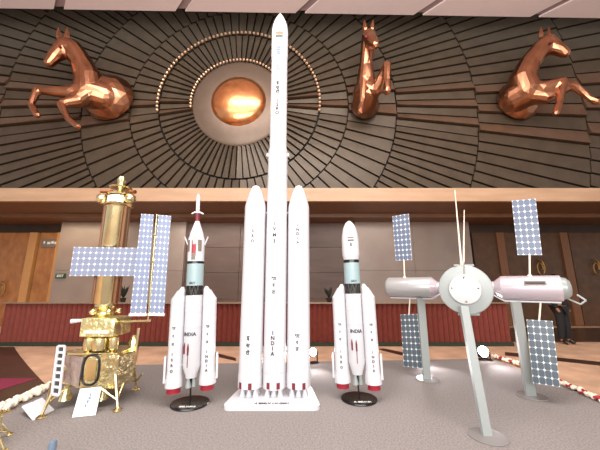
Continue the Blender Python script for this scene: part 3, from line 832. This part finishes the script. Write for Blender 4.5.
# ------------------------------------------------------------------ cut-off lander at bottom left
g = gr(-24, 450)
t = thing('lander_model', 'gold lander model cut off at the bottom left corner', 'lander model', g)
build('body', prism(NB(), [(-.16, -.14), (.13, -.16), (.17, .08), (.02, .18), (-.16, .14)], .12, .33), M['gold'], t)
build('top_deck', box(NB(), (0, 0, .345), (.36, .34, .025), None, .005), M['goldplain'], t)
t.scale = (.8, .8, .8)
build('mast', tube(NB(), (.08, .05, .35), (.10, .07, .46), .012), M['goldplain'], t)
for x, y in ((.34, -.02), (.22, -.3), (-.3, -.1), (.05, .34)):
    bm = NB(); tube(bm, (x * .45, y * .45, .26), (x, y, .02), .014); tube(bm, (x * .2, y * .5, .14), (x * .85, y * .85, .06), .009); tube(bm, (x * .5, y * .2, .14), (x * .85, y * .85, .06), .009)
    lg = build('leg', bm, M['goldplain'], t)
    build('foot_pad', lathe(NB(), [(.04, 0), (.045, .01), (.015, .03)], 12, Matrix.Translation((x, y, 0))), M['goldplain'], lg, smooth=True)
# blue-grey post tip at the bottom edge
g = gr(50, 462)
h = at(51, 440, g.y).z
t = thing('small_bollard', 'small blue grey post poking up at the bottom edge beside the gold lander', 'post', g)
build('shaft', lathe(NB(), [(.03, .02), (.032, h - .03), (.026, h - .005), (.012, h)], 16), M['post'], t, smooth=True)
build('foot', lathe(NB(), [(.06, 0), (.06, .015), (.03, .022)], 16), M['post'], t, smooth=True)

# ------------------------------------------------------------------ space station
t0 = Vector((2.11, 5.07, 0)); dv = Vector((1.02, -.79, 0))
ZS = at(466, 288, 4.3).z
def onaxis(px):
    k = (px - 300) / F * CP
    tt = (k * t0.y - t0.x) / (dv.x - k * dv.y)
    p = t0 + dv * tt; p.z = ZS; return p
ax = dv.normalized()
hub = onaxis(466)
cpos = gr(486, 437)
t = thing('space_station_model', 'silver space station model on three posts with four dotted solar panels', 'space station model', (hub.x, hub.y, 0))
RM = .172
def module(a, b, m, neck_to, end_cap, flip):
    A, B = onaxis(a), onaxis(b); d = (B - A)
    mt = Matrix.Translation(A) @ frame_of(d).to_4x4(); L = d.length
    md = build('module', lathe(NB(), [(RM * .97, 0), (RM, .015), (RM, L - .015), (RM * .97, L)], 40, mt), m, t, world=True, smooth=True)
    return A, B, md
A, B, mdl = module(389, 432, M['silver'], None, None, 0)
mtB = Matrix.Translation(B) @ frame_of(ax).to_4x4()
build('cone_adapter', lathe(NB(), [(RM * .97, 0), (.095, .09), (.095, .13)], 36, mtB), M['pinksilver'], t, world=True, smooth=True)
mtA = Matrix.Translation(A) @ frame_of(-ax).to_4x4()
build('end_dome', lathe(NB(), [(RM * .9, 0), (RM * .8, .03), (.05, .06)], 30, mtA), M['lightgrey'], mdl, world=True, smooth=True)
C1, D1, mdr = module(501, 561, M['pinksilver'], None, None, 1)
mtC = Matrix.Translation(C1) @ frame_of(-ax).to_4x4()
build('cone_adapter', lathe(NB(), [(RM * .97, 0), (.095, .09), (.095, .13)], 36, mtC), M['pinksilver'], t, world=True, smooth=True)
mtD = Matrix.Translation(D1) @ frame_of(ax).to_4x4()
build('end_dome', lathe(NB(), [(RM * .85, 0), (RM * .8, .05), (RM * .55, .09), (.04, .10)], 30, mtD), M['lightgrey'], mdr, world=True, smooth=True)
bm = NB(); e = D1 + ax * .02
pts = [e + Vector((0, 0, -.12)), e + ax * .10 + Vector((0, -.05, -.2)), e + ax * .16 + Vector((0, -.05, -.15)), e + ax * .12 + Vector((0, 0, -.08))]
path(bm, pts, .012, 6); build('grab_rail', bm, M['lightgrey'], mdr, world=True)
build('docking_tunnel', tube(NB(), B + ax * .1, C1 - ax * .1, .085, None, 30), M['white'], t, world=True, smooth=True)
build('hub', ball(NB(), hub, .2, sub=3), M['lightgrey'], t, world=True, smooth=True)
# keel rails beneath modules
bm = NB(); dn = Vector((0, 0, -RM - .012))
bar(bm, A + dn + ax * .03, B + dn - ax * .02, .10, .02, Vector((ax.y, -ax.x, 0))); bar(bm, B + dn - ax * .02, B + ax * .13 + Vector((0, 0, -.09)), .10, .02, Vector((ax.y, -ax.x, 0)))
build('keel', bm, M['white'], mdl, world=True)
bm = NB()
bar(bm, C1 + dn + ax * .02, D1 + dn - ax * .03, .10, .02, Vector((ax.y, -ax.x, 0))); bar(bm, C1 + dn + ax * .02, C1 - ax * .13 + Vector((0, 0, -.09)), .10, .02, Vector((ax.y, -ax.x, 0)))
build('keel', bm, M['white'], mdr, world=True)
# forward module with docking disc that faces the viewer
dc = at(465, 289.5, 3.5)
fdir = (dc - hub).normalized()
mtF = Matrix.Translation(hub) @ frame_of(fdir).to_4x4(); Lf = (dc - hub).length
fm = build('forward_module', lathe(NB(), [(.16, .1), (.17, .2), (.17, Lf - .12), (.2, Lf - .05)], 36, mtF), M['silver'], t, world=True, smooth=True)
RD = 24.2 / F * 3.42
dk = build('docking_disc', lathe(NB(), [(RD * .96, Lf - .06), (RD, Lf - .045), (RD, Lf - .02), (RD * .97, Lf - .012), (RD * .63, Lf - .004)], 56, mtF), M['lightgrey'], t, world=True, smooth=True)
hatch = build('hatch_disc', lathe(NB(), [(RD * .60, Lf - .01), (RD * .60, Lf + .018), (RD * .57, Lf + .026), (.01, Lf + .03)], 48, mtF), M['silver'], dk, world=True, smooth=True)
bm = NB()
for a in (0.12, PI / 2, PI - .12, 3 * PI / 2): 
    p = mtF @ Vector((math.cos(a) * RD * .48, math.sin(a) * RD * .48, Lf + .03)); build('bolt', ball(NB(), p, .012, sub=1), M['signgrey'], hatch, world=True)
up = Vector((0, 0, RD * .98))
for s in (-1, 1):
    q = dc + Vector((.04, .05, s * RD)); build('bracket', box(NB(), q, (.24, .03, .025)), M['lightgrey'], fm, world=True)
# antennas
Ya = 3.52
for a, b, r in (((461.5, 265.5), (454.8, 190), .009), ((463.5, 265.5), (464.2, 210), .008)):
    build('antenna', tube(NB(), at(*a, Ya), at(*b, Ya), r * 1.4, r * .5, 8), M['petal'], t, world=True)
build('antenna', tube(NB(), at(464, 279, 3.4), at(464, 262, 3.42), .005), M['signgrey'], t, world=True)
# posts and bases
def post(top, base, w, label=None):
    sd = Vector((1, 0, 0))
    o = build('post', bar(NB(), top, base + Vector((0, 0, .012)), w, .045, sd), M['lightgrey'], t, world=True)
    build('base_disc', lathe(NB(), [(.175, 0), (.18, .006), (.175, .014), (.03, .016)], 44, Matrix.Translation(base + Vector((.01, 0, 0)))), M['disc'], o, world=True, smooth=True)
post(at(463.5, 306, 3.50), gr(487, 437), .088)
lb = gr(427, 379.5); post(at(420.5, 298, 5.06), lb, .12)
rb_ = gr(531, 396.5); post(at(515.5, 302, 4.22), rb_, .125)
# solar wings, along the station axis
def wing(pxq, modpx, m, top):
    # centre column of the quad lies above/below the module axis
    tl, tr, br, bl = pxq
    c = onaxis(modpx)
    def P(x, y):
        q = onaxis(x); d = ray(x, y); return Vector((0, 0, H)) + d * (q.y / d.y)
    cx = (bl[0] + br[0]) / 2 if top else (tl[0] + tr[0]) / 2
    o = build('solar_wing', slab(NB(), P(*tl), P(*tr), P(*br), P(*bl), .018), m, t, world=True, label='dotted solar wing ' + ('above' if top else 'below') + ' its module')
    p = (P(*bl) + P(*br)) / 2 if top else (P(*tl) + P(*tr)) / 2
    q = onaxis(modpx) + Vector((0, 0, RM * .98 if top else -RM * .98))
    bm = tube(NB(), p, q, .011); lathe(bm, [(.03, 0), (.02, .02)], 12, Matrix.Translation(q)) if top else None
    build('wing_rod', bm, M['petal'], o, world=True)
wing(((392.5, 216.5), (408.7, 213.8), (412, 260), (396, 260.5)), 405, M['panel_station'], True)
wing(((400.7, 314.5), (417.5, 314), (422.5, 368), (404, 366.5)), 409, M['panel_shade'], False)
wing(((511.8, 201), (535.5, 198.8), (542, 255), (517.6, 255)), 531, M['panel_station'], True)
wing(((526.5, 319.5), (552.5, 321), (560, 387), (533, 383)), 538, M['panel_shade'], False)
# nameplate on right module and faint emblems
def on_mod(px, py):
    c = onaxis(px); d = ray(px, py); n = Vector((ax.y, -ax.x, 0)).normalized()
    if n.y > 0: n = -n
    # point on the cylinder nearest to the pixel's height
    z = (Vector((0, 0, H)) + d * ((c.y - RM * .8) / d.y)).z - ZS
    z = max(-RM * .95, min(RM * .95, z))
    return c + n * (math.sqrt(RM * RM - z * z) + .003) + Vector((0, 0, z)), n, z
def mod_plate(name, x0, x1, y0, y1, m, par, t_=.004):
    a, n, z0 = on_mod(x0, y0); b, _, _ = on_mod(x1, y0); c2, _, z1 = on_mod(x1, y1); d2, _, _ = on_mod(x0, y1)
    return build(name, slab(NB(), a, b, c2, d2, t_), m, par, world=True)
np_ = mod_plate('name_plate', 524, 546, 280.5, 285.5, M['signgrey'], mdr, .012)
mod_plate('lettering', 525.5, 544.5, 282.4, 283.8, M['ink'], np_, .022)
mod_plate('emblem', 405, 412, 281.5, 283.5, M['seam'], mdl, .006)

# ------------------------------------------------------------------ floodlights
LAMPS = []
def flood(label, px, py, gy, r, rz):
    g = gr(px, gy, FZ if gy < 360 else 0)
    c = at(px, py, g.y)
    t = thing('floodlight', label, 'floodlight', g, rz)
    hz = c.z - g.z
    tilt = Matrix.Translation((0, 0, hz)) @ Matrix.Rotation(PI / 2 - .25, 4, 'X')
    bd = build('housing', lathe(NB(), [(r * .5, -r * 1.5), (r * .95, -r * 1.1), (r * 1.05, r * .05), (r * .98, r * .12)], 24, tilt), M['dark'], t, smooth=True)
    build('lens', lathe(NB(), [(r * .92, r * .1), (r * .8, r * .22), (.01, r * .28)], 24, tilt), M['lamp'], bd, smooth=True, label='glowing white lens')
    bm = NB()
    for s in (-1, 1): bar(bm, (s * r * 1.12, 0, hz), (s * r * 1.12, 0, .012), .012, .03, Vector((1, 0, 0)))
    box(bm, (0, 0, .008), (r * 2.3, r * 1.6, .016)); build('yoke', bm, M['dark'], t)
    LAMPS.append(g + Vector((0, -r * 1.6, hz)))
flood('floodlight with glowing lens between the two right station posts, at the carpet edge', 484, 351.5, 360, .115, 0)
flood('small floodlight glowing beside the tall rocket, low at its right', 313, 352, 363, .082, .4)
flood('floodlight half hidden behind the left post of the space station', 419.5, 349.5, 360, .10, -.2)

# ------------------------------------------------------------------ person at the far right
g = gr(566, 344, FZ)
t = thing('person', 'person in black clothing standing in the dark doorway area at far right', 'person', g, .35)
def skin_body(name, V, E_, R, m, parent, sub=2):
    me = bpy.data.meshes.new(name); me.from_pydata(V, E_, [])
    o = bpy.data.objects.new(name, me); C.objects.link(o)
    o.modifiers.new('s', 'SKIN'); sv = me.skin_vertices[0].data
    for i, r in enumerate(R): sv[i].radius = (r if isinstance(r, tuple) else (r, r)); sv[i].use_root = i == 0
    s = o.modifiers.new('u', 'SUBSURF'); s.levels = s.render_levels = sub
    bpy.context.view_layer.update()
    m2 = bpy.data.meshes.new_from_object(o.evaluated_get(bpy.context.evaluated_depsgraph_get()))
    o.modifiers.clear(); o.data = m2; m2.materials.clear(); m2.materials.append(m)
    for p in m2.polygons: p.use_smooth = True
    o.parent = parent; return o
V = [(0, 0, .95), (0, 0, 1.15), (0, .01, 1.35), (0, .01, 1.45), (0, 0, 1.52), (0, -.02, 1.60), (0, -.02, 1.68),
     (-.09, 0, .88), (-.10, -.01, .48), (-.10, .02, .10), (-.11, -.14, .035),
     (.09, 0, .88), (.11, -.03, .48), (.12, .0, .10), (.14, -.15, .035),
     (-.19, .01, 1.40), (-.24, .02, 1.12), (-.22, -.06, .88), (-.21, -.10, .80),
     (.19, .01, 1.40), (.24, .02, 1.12), (.22, -.06, .88), (.21, -.10, .80)]
EE = [(0, 1), (1, 2), (2, 3), (3, 4), (4, 5), (5, 6), (0, 7), (7, 8), (8, 9), (9, 10), (0, 11), (11, 12), (12, 13), (13, 14), (2, 15), (15, 16), (16, 17), (17, 18), (2, 19), (19, 20), (20, 21), (21, 22)]
RR = [.13, .13, .14, .07, .055, .085, .075, .095, .07, .05, .035, .095, .07, .05, .035, .065, .05, .035, .035, .065, .05, .035, .035]
body = skin_body('body', V, EE, RR, M['skin'], t)
def clothing(name, idx, grow, m):
    mp = {i: k for k, i in enumerate(idx)}
    return skin_body(name, [V[i] for i in idx], [(mp[a], mp[b]) for a, b in EE if a in mp and b in mp], [RR[i] + grow for i in idx], m, t)
clothing('trousers', [0, 7, 8, 9, 11, 12, 13], .02, M['cloth_dark'])
clothing('jacket', [1, 0, 2, 15, 16, 17, 19, 20, 21], .022, M['cloth_dark'])
clothing('shoes', [9, 10], .008, M['black']); clothing('shoes', [13, 14], .008, M['black'])
build('hair', ball(NB(), (0, .02, 1.70), .10, (.95, 1, .9)), M['black'], t, smooth=True)

# ------------------------------------------------------------------ lights
W = bpy.data.worlds.new('world'); SC.world = W; W.use_nodes = True
bg = W.node_tree.nodes['Background']; bg.inputs[0].default_value = (.95, .92, .89, 1); bg.inputs[1].default_value = .45
def area(name, loc, target, sx_, sy_, power, col=(1, .95, .92)):
    l = bpy.data.lights.new(name, 'AREA'); l.shape = 'RECTANGLE'; l.size = sx_; l.size_y = sy_; l.energy = power; l.color = col
    o = bpy.data.objects.new(name, l); C.objects.link(o); o.location = loc
    o.rotation_euler = (Vector(target) - Vector(loc)).to_track_quat('-Z', 'Y').to_euler(); return o
area('hall_ceiling_light', (0, 2.2, 9.7), (0, 3.2, 0), 9, 3.5, 900)
area('hall_front_light', (0, -5, 3.6), (0, 6, 4.2), 12, 3.5, 800, (1, .97, .94))
area('added_ceiling_fill', (0, -1.5, 8.2), (0, 1.5, 10.6), 14, 1, 260)  # fill added behind the camera to brighten the ceiling, no real fitting
area('soffit_light', (-8.2, 10.0, zb - .15), (-8.2, 10.6, 0), 2.5, .4, 26, (1, .8, .55))
area('soffit_light', (-3.0, 9.9, zb - .15), (-3, 10.7, 0), 4, .4, 45, (1, .9, .8))
area('soffit_light', (2.4, 9.9, zb - .15), (2.4, 10.7, 0), 3, .4, 16, (1, .9, .8))
for i, p in enumerate(LAMPS):
    l = bpy.data.lights.new('floodlight_beam', 'SPOT'); l.energy = 60; l.spot_size = 1.8; l.spot_blend = .6; l.shadow_soft_size = .08; l.color = (1, .93, .96)
    o = bpy.data.objects.new('floodlight_beam', l); C.objects.link(o); o.location = p
    o.rotation_euler = Vector((0, -1, .25)).to_track_quat('-Z', 'Y').to_euler()

vs = SC.view_settings
SC.display_settings.display_device = 'sRGB'
vs.view_transform = 'Standard'; vs.look = 'None'; vs.gamma = 1; vs.use_curve_mapping = False; vs.exposure = 0.65
# groups of repeats
for o in list(C.objects):
    if o.parent is None and 'category' in o.keys() and 'group' not in o.keys():
        g = {'floodlight': 'floodlights at the carpet edge', 'information card': 'white cards on the carpet', 'garland': 'garlands along the carpet edges',
             'plant': 'dark plants on the barrier rail', 'rocket model': 'white rocket models'}.get(o['category'])
        if g: o['group'] = g
